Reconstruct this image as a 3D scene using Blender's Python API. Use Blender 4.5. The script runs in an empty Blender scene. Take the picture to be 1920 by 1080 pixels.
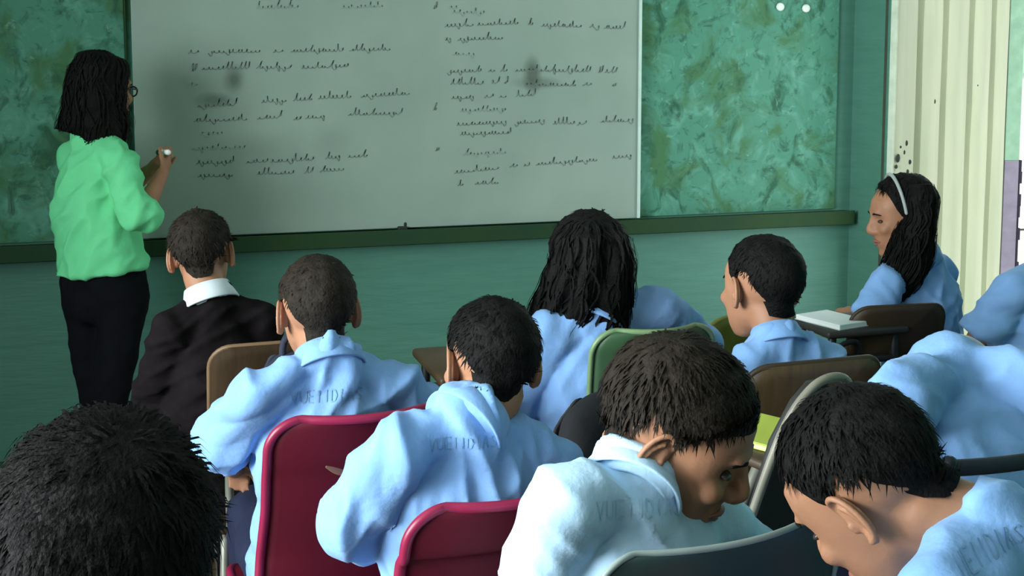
import bpy, bmesh, math, random
from mathutils import Vector, Matrix, noise, Quaternion
from mathutils.bvhtree import BVHTree
random.seed(7)
PI = math.pi
sc = bpy.context.scene
COL = sc.collection
V = Vector

# ---------------------------------------------------------------- camera, sky, daylight, exposure
cam_d = bpy.data.cameras.new('camera'); cam = bpy.data.objects.new('camera', cam_d); COL.objects.link(cam)
cam_d.sensor_width = 36.0; cam_d.lens = 36.0 * 2300.0 / 1920.0; cam_d.clip_start = 0.05
cam_d.shift_y = -210.0 / 1920.0
cam.location = (0, 0, 1.55)
cam.rotation_euler = (PI / 2 - math.atan(230 / 2300), 0, -math.radians(17))
sc.camera = cam
world = bpy.data.worlds.new('overcast_sky'); sc.world = world; world.use_nodes = True
bg = world.node_tree.nodes['Background']
bg.inputs['Color'].default_value = (0.86, 0.97, 1.0, 1); bg.inputs['Strength'].default_value = 0.9
sc.view_settings.view_transform = 'Standard'; sc.view_settings.look = 'None'
sc.view_settings.exposure = 0.0; sc.view_settings.gamma = 1.0; sc.view_settings.use_curve_mapping = False
def window_light(name, loc, rot, sx, sy, power, spread=180, color=(0.88, 0.98, 1.0)):
    d = bpy.data.lights.new(name, 'AREA'); d.shape = 'RECTANGLE'; d.size = sx; d.size_y = sy
    d.energy = power; d.color = color; d.spread = math.radians(spread)
    o = bpy.data.objects.new(name, d); COL.objects.link(o); o.location = loc; o.rotation_euler = rot
    return o
# daylight entering through the openings (left windows, back windows, right doorway)
window_light('window_daylight', (-2.60, .05, 1.85), (0, -PI / 2, 0), 1.5, 1.6, 66, 155)
window_light('window_daylight', (-2.60, 1.35, 1.75), (0, -PI / 2, 0), 1.6, 1.5, 122, 112)
window_light('doorway_daylight', (2.915, 3.88, 1.2), (0, PI / 2, 0), 2.0, .85, 14)
sun_d = bpy.data.lights.new('hazy_sun', 'SUN'); sun_d.energy = 2.4; sun_d.angle = 0.3; sun_d.color = (1, 0.97, 0.85)
sun = bpy.data.objects.new('hazy_sun', sun_d); COL.objects.link(sun); sun.rotation_euler = (math.radians(42), math.radians(3), 0)

# ---------------------------------------------------------------- materials
MATS = {}
def mat(name, color, rough=0.6, var=0.12, scale=18, bump=0.0, bscale=60, color2=None, metal=0.0, spec=0.4, detail=4, stretch=None, sheen=0.0):
    if name in MATS: return MATS[name]
    m = bpy.data.materials.new(name); m.use_nodes = True
    nt = m.node_tree; N = nt.nodes; L = nt.links
    b = N['Principled BSDF']
    b.inputs['Roughness'].default_value = rough; b.inputs['Metallic'].default_value = metal
    b.inputs['Specular IOR Level'].default_value = spec
    if sheen: b.inputs['Sheen Weight'].default_value = sheen
    tc = N.new('ShaderNodeTexCoord'); mp = N.new('ShaderNodeMapping')
    L.new(tc.outputs['Object'], mp.inputs['Vector'])
    if stretch: mp.inputs['Scale'].default_value = stretch
    n = N.new('ShaderNodeTexNoise'); n.inputs['Scale'].default_value = scale; n.inputs['Detail'].default_value = detail
    L.new(mp.outputs['Vector'], n.inputs['Vector'])
    r = N.new('ShaderNodeValToRGB')
    c2 = color2 or tuple(c * (1 + var) for c in color); c1 = color if color2 else tuple(c * (1 - var) for c in color)
    r.color_ramp.elements[0].position = 0.3; r.color_ramp.elements[1].position = 0.7
    r.color_ramp.elements[0].color = (*c1, 1); r.color_ramp.elements[1].color = (*c2, 1)
    L.new(n.outputs['Fac'], r.inputs['Fac']); L.new(r.outputs['Color'], b.inputs['Base Color'])
    if bump:
        n2 = N.new('ShaderNodeTexNoise'); n2.inputs['Scale'].default_value = bscale; n2.inputs['Detail'].default_value = 3
        L.new(mp.outputs['Vector'], n2.inputs['Vector'])
        bp = N.new('ShaderNodeBump'); bp.inputs['Strength'].default_value = bump; bp.inputs['Distance'].default_value = 0.01
        L.new(n2.outputs['Fac'], bp.inputs['Height']); L.new(bp.outputs['Normal'], b.inputs['Normal'])
    MATS[name] = m
    return m

def mottled_board_mat():
    """sponged paint: teal ground, darker green dabs, olive patches, a few pale flecks"""
    m = bpy.data.materials.new('mottled_green_paint'); m.use_nodes = True
    nt = m.node_tree; N = nt.nodes; L = nt.links; b = N['Principled BSDF']; b.inputs['Roughness'].default_value = 0.6; b.inputs['Specular IOR Level'].default_value = .25
    tc = N.new('ShaderNodeTexCoord')
    def layer(prev, color, scale, lo, hi, mx, detail=5, dist=0.8, st=(1, 1, 1), loc=(0, 0, 0)):
        mp = N.new('ShaderNodeMapping'); mp.inputs['Scale'].default_value = st; mp.inputs['Location'].default_value = loc; L.new(tc.outputs['Object'], mp.inputs['Vector'])
        n = N.new('ShaderNodeTexNoise'); n.inputs['Scale'].default_value = scale; n.inputs['Detail'].default_value = detail; n.inputs['Distortion'].default_value = dist; n.inputs['Roughness'].default_value = .6
        L.new(mp.outputs['Vector'], n.inputs['Vector'])
        r = N.new('ShaderNodeMapRange'); r.inputs['From Min'].default_value = lo; r.inputs['From Max'].default_value = hi; r.inputs['To Max'].default_value = mx
        L.new(n.outputs['Fac'], r.inputs['Value'])
        x = N.new('ShaderNodeMix'); x.data_type = 'RGBA'; L.new(r.outputs['Result'], x.inputs['Factor'])
        if isinstance(prev, tuple): x.inputs['A'].default_value = prev
        else: L.new(prev, x.inputs['A'])
        x.inputs['B'].default_value = color; return x.outputs['Result']
    c = layer((.082, .27, .185, 1), (.145, .38, .285, 1), 9, .50, .68, .9, st=(1, 1, .8))
    c = layer(c, (.060, .165, .060, 1), 4.0, .50, .62, .85, loc=(3, 0, 1))
    c = layer(c, (.026, .11, .060, 1), 12, .52, .66, .95, st=(1, 1, .75), loc=(7, 0, 2))
    c = layer(c, (.028, .115, .075, 1), 26, .58, .70, .8, st=(.75, 1, 1.1), loc=(1, 0, 5))
    c = layer(c, (.18, .41, .33, 1), 21, .63, .72, .7, loc=(4, 0, 9))
    L.new(c, b.inputs['Base Color']); return m

def whiteboard_mat():
    m = bpy.data.materials.new('whiteboard_enamel'); m.use_nodes = True
    nt = m.node_tree; N = nt.nodes; L = nt.links; b = N['Principled BSDF']
    b.inputs['Roughness'].default_value = 0.45; b.inputs['Specular IOR Level'].default_value = 0.35
    tc = N.new('ShaderNodeTexCoord')
    n = N.new('ShaderNodeTexNoise'); n.inputs['Scale'].default_value = 3; n.inputs['Detail'].default_value = 6
    L.new(tc.outputs['Object'], n.inputs['Vector'])
    r = N.new('ShaderNodeValToRGB'); r.color_ramp.elements[0].position = 0.35; r.color_ramp.elements[1].position = 0.7
    r.color_ramp.elements[0].color = (0.295, 0.38, 0.32, 1); r.color_ramp.elements[1].color = (0.35, 0.435, 0.37, 1)
    L.new(n.outputs['Fac'], r.inputs['Fac'])
    prev = r.outputs['Color']
    # wiped marker smudges, grey stains of their own
    for (px, pz, sx, sz, a) in SMUDGES:
        mp = N.new('ShaderNodeMapping'); mp.inputs['Location'].default_value = (-px / sx, 0, -pz / sz); mp.inputs['Scale'].default_value = (1 / sx, 0, 1 / sz)
        L.new(tc.outputs['Object'], mp.inputs['Vector'])
        wv = N.new('ShaderNodeVectorMath'); wv.operation = 'LENGTH'; L.new(mp.outputs['Vector'], wv.inputs[0])
        ad = N.new('ShaderNodeMath'); ad.operation = 'MULTIPLY_ADD'; L.new(n.outputs['Fac'], ad.inputs[0]); ad.inputs[1].default_value = 1.2
        L.new(wv.outputs['Value'], ad.inputs[2])
        mr = N.new('ShaderNodeMapRange'); mr.inputs['From Min'].default_value = 0.75; mr.inputs['From Max'].default_value = 1.45
        mr.inputs['To Min'].default_value = a; mr.inputs['To Max'].default_value = 0.0
        L.new(ad.outputs[0], mr.inputs['Value'])
        mix = N.new('ShaderNodeMix'); mix.data_type = 'RGBA'; L.new(mr.outputs['Result'], mix.inputs['Factor'])
        L.new(prev, mix.inputs['A']); mix.inputs['B'].default_value = (0.10, 0.13, 0.10, 1); prev = mix.outputs['Result']
    L.new(prev, b.inputs['Base Color'])
    return m

# ---------------------------------------------------------------- mesh helpers
def link(name, me, m=None, parent=None, smooth=True):
    o = bpy.data.objects.new(name, me); COL.objects.link(o)
    if m: me.materials.append(m)
    if smooth:
        for p in me.polygons: p.use_smooth = True
    if parent is not None:
        o.parent = parent
    return o
def to_mesh(bm, name):
    me = bpy.data.meshes.new(name); bmesh.ops.recalc_face_normals(bm, faces=bm.faces[:]); bm.to_mesh(me); bm.free(); return me
def obj(name, bm, m, parent=None, smooth=True, off=None):
    me = to_mesh(bm, name)
    if off is not None: me.transform(Matrix.Translation(-V(off)))
    return link(name, me, m, parent, smooth)
def tag(o, label=None, cat=None, group=None, kind=None):
    if label: o['label'] = label
    if cat: o['category'] = cat
    if group: o['group'] = group
    if kind: o['kind'] = kind
    return o
def empty(name, loc, rz=0, label=None, cat=None, group=None):
    o = bpy.data.objects.new(name, None); COL.objects.link(o); o.location = loc; o.rotation_euler = (0, 0, rz); o.empty_display_size = 0.1
    return tag(o, label, cat, group)
def box(bm, lo, hi, bev=0.0, M=None):
    lo = V(lo); hi = V(hi); c = (lo + hi) / 2; s = hi - lo
    r = bmesh.ops.create_cube(bm, size=1.0, matrix=Matrix.Translation(c) @ Matrix.Diagonal((*s, 1)))
    vs = r['verts']
    if bev:
        es = {e for v in vs for e in v.link_edges}
        r2 = bmesh.ops.bevel(bm, geom=list(es), offset=bev, segments=2, affect='EDGES', profile=0.5)
        vs = [v for v in r2['verts']] or vs
    if M is not None: bmesh.ops.transform(bm, matrix=M, verts=list({*vs}))
    return vs
def loft(bm, rings, caps=True):
    """rings: list of lists of points, all of one length"""
    vr = [[bm.verts.new(p) for p in r] for r in rings]
    n = len(vr[0])
    for a, b in zip(vr, vr[1:]):
        for i in range(n):
            j = (i + 1) % n
            bm.faces.new((a[i], a[j], b[j], b[i]))
    if caps:
        for r, flip in ((vr[0], True), (vr[-1], False)):
            c = bm.verts.new(sum((v.co for v in r), V()) / n)
            for i in range(n):
                j = (i + 1) % n
                bm.faces.new((r[j], r[i], c) if flip else (r[i], r[j], c))
    return vr
def ell(c, u, w, a, b, n=20, p=2.0):
    out = []
    for i in range(n):
        t = 2 * PI * i / n; ct, st = math.cos(t), math.sin(t)
        x = math.copysign(abs(ct) ** (2 / p), ct) * a; y = math.copysign(abs(st) ** (2 / p), st) * b
        out.append(c + u * x + w * y)
    return out
def spline(pts, rad, seg=6):
    """Catmull-Rom resample of points with radii"""
    P = [V(p) for p in pts]; R = list(rad); out = []
    n = len(P)
    for i in range(n - 1):
        p0 = P[max(i - 1, 0)]; p1 = P[i]; p2 = P[i + 1]; p3 = P[min(i + 2, n - 1)]
        for k in range(seg):
            t = k / seg; t2 = t * t; t3 = t2 * t
            q = 0.5 * ((2 * p1) + (p2 - p0) * t + (2 * p0 - 5 * p1 + 4 * p2 - p3) * t2 + (3 * p1 - p0 - 3 * p2 + p3) * t3)
            s = t * t * (3 - 2 * t)
            out.append((q, R[i] * (1 - s) + R[i + 1] * s))
    out.append((P[-1], R[-1]))
    return out
def tube(bm, pts, rad, seg=5, n=10, flat=1.0, ref=None, smooth=True, roundcap=True):
    if not hasattr(rad, '__len__'): rad = [rad] * len(pts)
    pr = spline(pts, rad, seg) if smooth and len(pts) > 2 else [(V(p), r) for p, r in zip(pts, rad)]
    rings = []; u = None
    for i, (p, r) in enumerate(pr):
        a = pr[max(i - 1, 0)][0]; b = pr[min(i + 1, len(pr) - 1)][0]
        t = (b - a).normalized() if (b - a).length > 1e-9 else V((0, 0, 1))
        if u is None:
            u = V(ref) if ref is not None else (V((1, 0, 0)) if abs(t.x) < 0.8 else V((0, 1, 0)))
        u = (u - t * u.dot(t))
        u = u.normalized() if u.length > 1e-6 else t.orthogonal().normalized()
        w = t.cross(u)
        if roundcap and i == 0:
            for q in (0.95, 0.6): rings.append(ell(p - t * r * math.sqrt(max(0, q * q)) * 0.9, u, w, r * math.sqrt(1 - q * q), r * flat * math.sqrt(1 - q * q), n))
        rings.append(ell(p, u, w, r, r * flat, n))
        if roundcap and i == len(pr) - 1:
            for q in (0.6, 0.95): rings.append(ell(p + t * r * q * 0.9, u, w, r * math.sqrt(1 - q * q), r * flat * math.sqrt(1 - q * q), n))
    return loft(bm, rings)
def ball(bm, c, r, M=None, seg=20, rings=12):
    if not hasattr(r, '__len__'): r = (r, r, r)
    mm = Matrix.Translation(V(c)) @ Matrix.Diagonal((*r, 1))
    if M is not None: mm = M @ mm
    return bmesh.ops.create_uvsphere(bm, u_segments=seg, v_segments=rings, radius=1.0, matrix=mm)['verts']
def union(bm, voxel, smooth=4, factor=0.5):
    """one continuous skin over everything in bm"""
    me = to_mesh(bm, 'tmp'); o = bpy.data.objects.new('tmp', me); COL.objects.link(o)
    r = o.modifiers.new('r', 'REMESH'); r.mode = 'VOXEL'; r.voxel_size = voxel; r.adaptivity = 0
    if smooth:
        s = o.modifiers.new('s', 'SMOOTH'); s.factor = factor; s.iterations = smooth
    dg = bpy.context.evaluated_depsgraph_get(); dg.update()
    out = bpy.data.meshes.new_from_object(o.evaluated_get(dg))
    bpy.data.objects.remove(o); bpy.data.meshes.remove(me)
    return out
def nz(p, s): return noise.noise(V(p) * s)
def wrinkle(me, amp, seed=0.0, dirs=None, scale=9.0):
    """cloth folds: ridged noise along slanted, stretched axes, pushed along the vertex normals"""
    so = V((seed * 3.1, seed * 1.7, seed * 2.3))
    d1 = Matrix.Rotation(0.6 + seed, 3, 'Y'); d2 = Matrix.Rotation(-0.7 + seed * 0.6, 3, 'Y')
    nrm = [v.normal.copy() for v in me.vertices]
    for v, n in zip(me.vertices, nrm):
        p = v.co + so
        q = d1 @ p; q = V((q.x * 0.45, q.y * 0.8, q.z * 1.5)) * scale
        w = noise.noise(q + V((noise.noise(p * 6) * 0.8, 0, noise.noise(p * 5 + V((9, 2, 1))) * 0.8)))
        q2 = d2 @ p; q2 = V((q2.x * 0.4, q2.y * 0.8, q2.z * 1.4)) * scale * 1.7
        w2 = noise.noise(q2)
        a = (1 - abs(w) * 2.4); b = (1 - abs(w2) * 2.4)
        disp = max(a, -0.25) ** 1 * 0.95 + max(b, -0.25) * 0.6 + noise.noise(p * 4.5) * 0.5
        v.co = v.co + n * (disp - 0.35) * amp

# ---------------------------------------------------------------- people
SKIN = lambda: mat('skin_warm_brown', (0.36, 0.17, 0.095), 0.55, 0.08, 25, 0.05, 200, spec=0.35)
HAIR = lambda: mat('hair_black', (0.0065, 0.006, 0.0055), 0.7, 0.35, 60, 0.3, 220, spec=0.10)
HAIR2 = lambda: mat('hair_dark_brown', (0.020, 0.0155, 0.0115), 0.7, 0.35, 60, 0.3, 220, spec=0.10)
SHIRT = lambda: mat('shirt_light_blue', (0.225, 0.405, 0.73), 0.85, 0.06, 14, 0.12, 90, spec=0.15, sheen=0.1)
NAVY = lambda: mat('cloth_navy', (0.02, 0.024, 0.05), 0.9, 0.15, 20, 0.1, 120, spec=0.1)
CTR = V((0, -0.012, 0.03))
def head_solid(bm):
    ball(bm, (0, -0.012, 0.03), (0.071, 0.092, 0.079), seg=28, rings=18)
    rows = [(-.110, .016, .070, .046, 2), (-.100, .030, .081, .020, 2.2), (-.082, .044, .083, -.005, 2.3), (-.06, .054, .084, -.03, 2.4),
            (-.035, .060, .086, -.045, 2.4), (-.01, .0645, .086, -.055, 2.4), (.015, .067, .085, -.06, 2.3), (.04, .068, .084, -.06, 2.2), (.062, .063, .078, -.06, 2.1)]
    loft(bm, [ell(V((0, (yf + yb) / 2, z)), V((1, 0, 0)), V((0, 1, 0)), w, (yf - yb) / 2, 24, p) for z, w, yf, yb, p in rows])
    ball(bm, (0, .079, .026), (.045, .012, .010))                                      # brow ridge
    for s in (-1, 1):
        ball(bm, (s * .037, .066, -.022), (.021, .020, .018))                          # cheekbones
    ball(bm, (0, .080, -.098), (.018, .012, .013))                                     # chin
    ball(bm, (0, .083, -.062), (.025, .012, .020))                                     # muzzle
def face_detail(bm):
    tube(bm, [(0, .083, .018), (0, .093, .0), (0, .105, -.022), (0, .098, -.036)], [.007, .0085, .0105, .008], 4, 10)
    for s in (-1, 1): ball(bm, (s * .012, .093, -.031), (.008, .010, .007))
EAR = {}
def ear_mesh(s):
    """outer ear: thin bowl with a rolled helix, antihelix ridge, tragus and lobe"""
    if s in EAR: return EAR[s]
    bm = bmesh.new(); M = Matrix.Translation((s * .0665, -.012, -.004)) @ Matrix.Rotation(s * 0.36, 4, 'Z') @ Matrix.Rotation(-0.16, 4, 'X')
    c = []
    for i in range(15):
        a = math.radians(-95 + i * 255 / 14)     # lobe, up the back, over the top, down to the root of the helix
        c.append(M @ V((s * (.013 if i < 12 else .013 - .003 * (i - 11)), -.0165 * math.cos(a) + .001, .030 * math.sin(a))))
    tube(bm, c, [.0052, .0046] + [.0036] * 13, 2, 8)
    ball(bm, (0, 0, 0), (.0030, .0165, .030), M=M @ Matrix.Translation((s * .007, .0, 0)) @ Matrix.Rotation(s * -.05, 4, 'Z'), seg=16, rings=10)
    ball(bm, (0, 0, 0), (.0048, .0085, .0095), M=M @ Matrix.Translation((s * .009, .003, -.0265)), seg=12, rings=8)
    tube(bm, [M @ V((s * .010, -.006, -.017)), M @ V((s * .0125, -.0085, -.004)), M @ V((s * .0125, -.006, .008)), M @ V((s * .011, .001, .017))], .0030, 3, 8)
    tube(bm, [M @ V((s * .010, .0125, -.012)), M @ V((s * .012, .0115, -.004))], .0040, 2, 8, smooth=False)
    ball(bm, (0, 0, 0), (.010, .012, .024), M=Matrix.Translation((s * .0655, -.004, -.004)), seg=12, rings=8)
    EAR[s] = union(bm, .0019, 2, .5); return EAR[s]
def rot_head(yaw, pitch, roll):
    return Matrix.Rotation(math.radians(yaw), 4, 'Z') @ Matrix.Rotation(-math.radians(pitch), 4, 'X') @ Matrix.Rotation(math.radians(roll), 4, 'Y')
def hairline(az, style):
    """lowest elevation (radians) of hair for azimuth az (0 = front, pi = nape)"""
    a = abs(az) / PI * 180
    pts = {'short': [(0, 38), (35, 34), (55, 18), (66, -6), (76, -20), (84, -12), (92, 6), (112, 0), (125, -30), (145, -48), (180, -54)],
           'fringe': [(0, 14), (35, 12), (55, 4), (66, -10), (76, -26), (84, -14), (92, 6), (112, 0), (125, -30), (145, -48), (180, -54)],
           'long': [(0, 40), (35, 34), (52, 12), (62, -20), (80, -40), (120, -50), (180, -55)]}[style]
    for (x0, y0), (x1, y1) in zip(pts, pts[1:]):
        if a <= x1: return math.radians(y0 + (y1 - y0) * (a - x0) / max(1e-6, x1 - x0))
    return math.radians(pts[-1][1])
def hair_cap(HM, hs, style, thick, strands, slen, lift, seed, neck_dir):
    rnd = random.Random(seed)
    hb = bmesh.new(); head_solid(hb)
    tube(hb, [(0, -.028, -.03), V((0, -.028, -.03)) + neck_dir * .09], [.050, .046], 3, 16)
    bvh = BVHTree.FromBMesh(hb); 
    def surf(d):
        o = CTR.copy(); r = 0.03
        for _ in range(6):
            h = bvh.ray_cast(CTR + d * (r + 1e-4), d)
            if h[0] is None: break
            r = (h[0] - CTR).length
        return min(r, .112)
    bm = bmesh.new(); NA, NE = 56, 26; grid = []
    so = V((seed * 1.3, seed * .7, seed))
    def point(az, e, extra=0.0):
        d = V((math.sin(az) * math.cos(e), math.cos(az) * math.cos(e), math.sin(e)))
        hl = hairline(az, style); k = min(1, max(0, (e - hl) / 0.30)); k = k * k * (3 - 2 * k)
        t = thick * k * (1 + 0.3 * math.sin(e)) + noise.noise(d * 4 + so) * thick * .35 * k + noise.noise(d * 11 + so) * thick * .25 * k
        return d, CTR + d * (surf(d) - 0.003 + t + extra)
    for i in range(NA):
        az = -PI + 2 * PI * i / NA; hl = hairline(az, style); row = []
        for j in range(NE):
            e = hl + (PI / 2 - .02 - hl) * (j / (NE - 1)) ** 1.0
            row.append(bm.verts.new(point(az, e)[1]))
        grid.append(row)
    for i in range(NA):
        a = grid[i]; b = grid[(i + 1) % NA]
        for j in range(NE - 1): bm.faces.new((a[j], b[j], b[j + 1], a[j + 1]))
    top = bm.verts.new(sum((r[-1].co for r in grid), V()) / NA)
    for i in range(NA): bm.faces.new((grid[i][-1], grid[(i + 1) % NA][-1], top))
    whorl = V((0.15, -0.55, 0.8)).normalized()
    for _ in range(strands):
        az = rnd.uniform(-PI, PI); hl = hairline(az, style)
        e = math.asin(min(.999, max(-.999, rnd.uniform(math.sin(hl + .04), 1))))
        d, p = point(az, e, -0.002)
        flow = (d - whorl * d.dot(whorl)); flow = (flow - d * flow.dot(d))
        flow = flow.normalized() if flow.length > .05 else V((1, 0, 0))
        side = d.cross(flow); flow = (flow + side * rnd.uniform(-.5, .5)).normalized()
        L = slen * rnd.uniform(.6, 1.3); lf = lift * rnd.uniform(.3, 1.5)
        w = d.cross(flow).normalized() * rnd.uniform(.0012, .0024)
        m = p + (flow * .55 + d * lf * .65) * L; t = p + (flow * 1.0 + d * lf * .6 + V((0, 0, -.10))) * L
        v0, v1, v2, v3, v4 = (bm.verts.new(x) for x in (p - w, p + w, m + w * .7, m - w * .7, t))
        bm.faces.new((v0, v1, v2, v3)); bm.faces.new((v3, v2, v4))
    hb.free()
    bmesh.ops.transform(bm, matrix=HM, verts=bm.verts[:])
    return bm
def finger_hand(bm, wr, fdir, ndir, side, k=1.0, curl=0.5):
    """palm, four fingers of different lengths and a thumb; fdir along fingers, ndir out of the palm"""
    f = V(fdir).normalized(); n = V(ndir); n = (n - f * n.dot(f)).normalized(); s = f.cross(n) * side   # s points to the thumb side
    wr = V(wr)
    rings = [ell(wr + f * (a * k), s, n, w * k, t * k, 14) for a, w, t in ((0, .021, .016), (.02, .028, .016), (.05, .034, .014), (.068, .034, .012))]
    loft(bm, rings)
    for q, L, r in ((.024, .058, .0080), (.008, .066, .0084), (-.008, .061, .0080), (-.024, .048, .0070)):
        p = wr + f * (.066 * k) + s * (q * k); d = f.copy(); pts = [p - f * .012 * k, p]
        for fr, c in ((.45, .5), (.32, .9), (.23, .7)):
            d = (d * math.cos(c * curl) + n * math.sin(c * curl)).normalized()
            # keep rotating in the f-n plane
            p = p + d * (L * fr * k); pts.append(p)
        tube(bm, pts, [r * k, r * k, r * .95 * k, r * .88 * k, r * .72 * k], 3, 8)
    p = wr + f * .018 * k + s * .024 * k; d = (f * .65 + s * .7 + n * .35).normalized()
    p2 = p + d * .030 * k; d2 = (f * .85 + s * .15 + n * .5).normalized()
    tube(bm, [p - d * .012 * k, p, p2, p2 + d2 * .026 * k, p2 + d2 * .045 * k], [.010 * k, .0105 * k, .0095 * k, .0088 * k, .0068 * k], 3, 8)

def torso_rings(J, infl=0.0, k=1.0, bottom=-0.1, back=0.035):
    P, N = J['pelvis'], J['neck']; sh = (J['shR'] - J['shL']).normalized(); hp = J['hipax']
    fwd = V((-hp.y, hp.x, 0)); mid = (P + N) / 2 - fwd * back
    prof = [(-.20, .125, .088), (-.08, .138, .098), (.06, .137, .098), (.12, .134, .097), (.22, .124, .090), (.40, .124, .088), (.58, .134, .092), (.72, .136, .092), (.82, .122, .082), (.90, .092, .066), (.96, .062, .052)]
    half = (J['shR'] - J['shL']).length / 2
    rings = []
    for t, a, b in prof:
        if t < bottom: continue
        c = P * (1 - t) ** 2 + mid * (2 * t * (1 - t)) + N * t * t if t >= 0 else P + (mid - P) * (2 * t)
        tn = (mid - P).lerp(N - mid, max(0, min(1, t))).normalized()
        u = hp.lerp(sh, max(0, min(1, t))); u = (u - tn * u.dot(tn)).normalized(); w = tn.cross(u)
        if t > .6: c = c + w * .012
        kk = k * (half / .15 if t > .5 else 1)
        rings.append(ell(c, u, w, a * kk + infl, b * k + infl, 24, 2.4))
    return rings
def person(name, label, J, hs=1.0, rot=(0, 0, 0), k=1.0, vox=.0065, style='short', thick=.011, strands=1600, slen=.022, lift=.16, hairm=None,
           top=None, legs=None, sleeve='short', seed=1, curl=.8, face=True, wr_amp=.010, collar_m=None, standing=False, smul=1.0, collar=True, cr=1.0, lk=1.0, top_name='shirt', group=None, arm_r=.030):
    J = {a: (V(b) if not isinstance(b, (int, float)) else b) for a, b in J.items()}
    byaw = math.radians(J.get('yaw', 0)); J['hipax'] = V((math.cos(byaw), math.sin(byaw), 0)); fwd = V((-math.sin(byaw), math.cos(byaw), 0))
    P = J['pelvis']
    base = V((P.x, P.y, 0)); root = empty(name, base, 0, label, 'person', group)
    HM = Matrix.Translation(J['head']) @ rot_head(*rot) @ Matrix.Diagonal((hs, hs, hs, 1))
    # legs
    L = {}
    for s, n in ((-1, 'L'), (1, 'R')):
        hip = P + J['hipax'] * s * .075 * k - V((0, 0, .02))
        if standing: kn = J['kn' + n]; an = J['an' + n]
        else:
            kn = J.get('kn' + n, hip + fwd * .36 * k + J['hipax'] * s * .02); kn.z = .50
            an = J.get('an' + n, kn + fwd * .02); an.z = .07
        L[n] = (hip, kn, an)
    # arms defaults
    for s, n in ((-1, 'L'), (1, 'R')):
        if 'el' + n not in J: J['el' + n] = J['sh' + n] + fwd * .10 - V((0, 0, .20)) + J['hipax'] * s * .05
        if 'wr' + n not in J: J['wr' + n] = J['el' + n] + fwd * .17 - J['hipax'] * s * .07 + V((0, 0, .0))
    # ---- body: one continuous surface
    bm = bmesh.new()
    hbm = bmesh.new(); head_solid(hbm)
    if face: face_detail(hbm)
    bmesh.ops.transform(hbm, matrix=HM, verts=hbm.verts[:])
    tmp = bpy.data.meshes.new('t'); hbm.to_mesh(tmp); hbm.free(); bm.from_mesh(tmp); bpy.data.meshes.remove(tmp)
    nb = HM @ V((0, -.024, -.045)); N = J['neck']
    tube(bm, [nb, nb.lerp(N, .55) , N, N.lerp(P, .12)], [.050 * hs, .048 * k, .046 * k, .042 * k], 4, 18)
    loft(bm, torso_rings(J, -.020, k * .93, -.3))
    for n, s in (('L', -1), ('R', 1)):
        S, E, W_ = J['sh' + n], J['el' + n], J['wr' + n]
        ball(bm, S, .031 * k); tube(bm, [N.lerp(P, .08), S], [.026 * k, .028 * k], 3, 12)
        tube(bm, [S, S.lerp(E, .5), E, E.lerp(W_, .35), W_], [.030 * k, .031 * k, arm_r * k, arm_r * .97 * k, .021 * k], 5, 12)
        fd = (W_ - E).normalized(); nd = J.get('palm' + n, V((0, 0, -1)))
        finger_hand(bm, W_ - fd * .006, fd, nd, 1 if n == 'R' else -1, .82 * k if not standing else .95, curl)
        hip, kn, an = L[n]
        tube(bm, [hip, hip.lerp(kn, .5), kn, kn.lerp(an, .35), an], [.062 * k * lk, .056 * k * lk, .042 * k * lk, .040 * k * lk, .028 * k], 4, 14)
        toe = an + fwd * .13 * k; toe.z = .035
        tube(bm, [an - fwd * .03 - V((0, 0, .03)), an + fwd * .05 - V((0, 0, .03)), toe], [.028 * k, .030 * k, .022 * k], 4, 12)
    me = union(bm, vox, 3, .5)
    # eye sockets pushed in, closed smoothly by the lids
    Hi = HM.inverted()
    for v in me.vertices:
        q = Hi @ v.co
        if q.length < .16 and q.y > .04:
            for s in (-1, 1):
                d2 = (q.x - s * .030) ** 2 + ((q.z - .004) * 1.25) ** 2
                q.y -= .009 * math.exp(-d2 / (2 * .012 ** 2))
            q.y -= .004 * math.exp(-(q.x / .03) ** 2 - ((q.z + .062) / .004) ** 2)
            v.co = HM @ q
    jb = bmesh.new(); jb.from_mesh(me)
    for s in (-1, 1):
        n0 = len(jb.verts); jb.from_mesh(ear_mesh(s)); jb.verts.ensure_lookup_table()
        bmesh.ops.transform(jb, matrix=HM, verts=jb.verts[n0:])
    jb.to_mesh(me); jb.free()
    me.transform(Matrix.Translation(-base))
    link('body', me, SKIN(), root)
    if face:
        for s in (-1, 1):
            hb = bmesh.new(); ball(hb, (s * .030, .0735, .001), (.0115, .0085, .0050), seg=16, rings=10)
            bmesh.ops.transform(hb, matrix=HM, verts=hb.verts[:]); obj('eye', hb, mat('eye_dark', (.05, .035, .03), .25, .2), root, off=base)
            hb = bmesh.new(); tube(hb, [(s * .012, .0850, .021), (s * .028, .0865, .026), (s * .046, .0745, .021)], [.0022, .0030, .0016], 4, 8)
            bmesh.ops.transform(hb, matrix=HM, verts=hb.verts[:]); obj('eyebrow', hb, HAIR(), root, off=base)
        hb = bmesh.new()
        tube(hb, [(-.021, .0865, -.060), (-.008, .0945, -.0565), (.008, .0945, -.0565), (.021, .0865, -.060)], [.002, .005, .005, .002], 4, 8, .8)
        tube(hb, [(-.019, .0865, -.064), (0, .0935, -.068), (.019, .0865, -.064)], [.002, .0055, .002], 4, 8, .8)
        bmesh.ops.transform(hb, matrix=HM, verts=hb.verts[:]); obj('lips', hb, mat('lips_brown_pink', (.30, .11, .085), .5), root, off=base)
    # ---- hair
    nd = (Hi.to_3x3() @ (N - nb)).normalized()
    hb = hair_cap(HM, hs, style, thick, strands, slen, lift, seed, nd)
    obj('hair', hb, hairm or HAIR(), root, off=base)
    # ---- top
    bm = bmesh.new()
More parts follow.
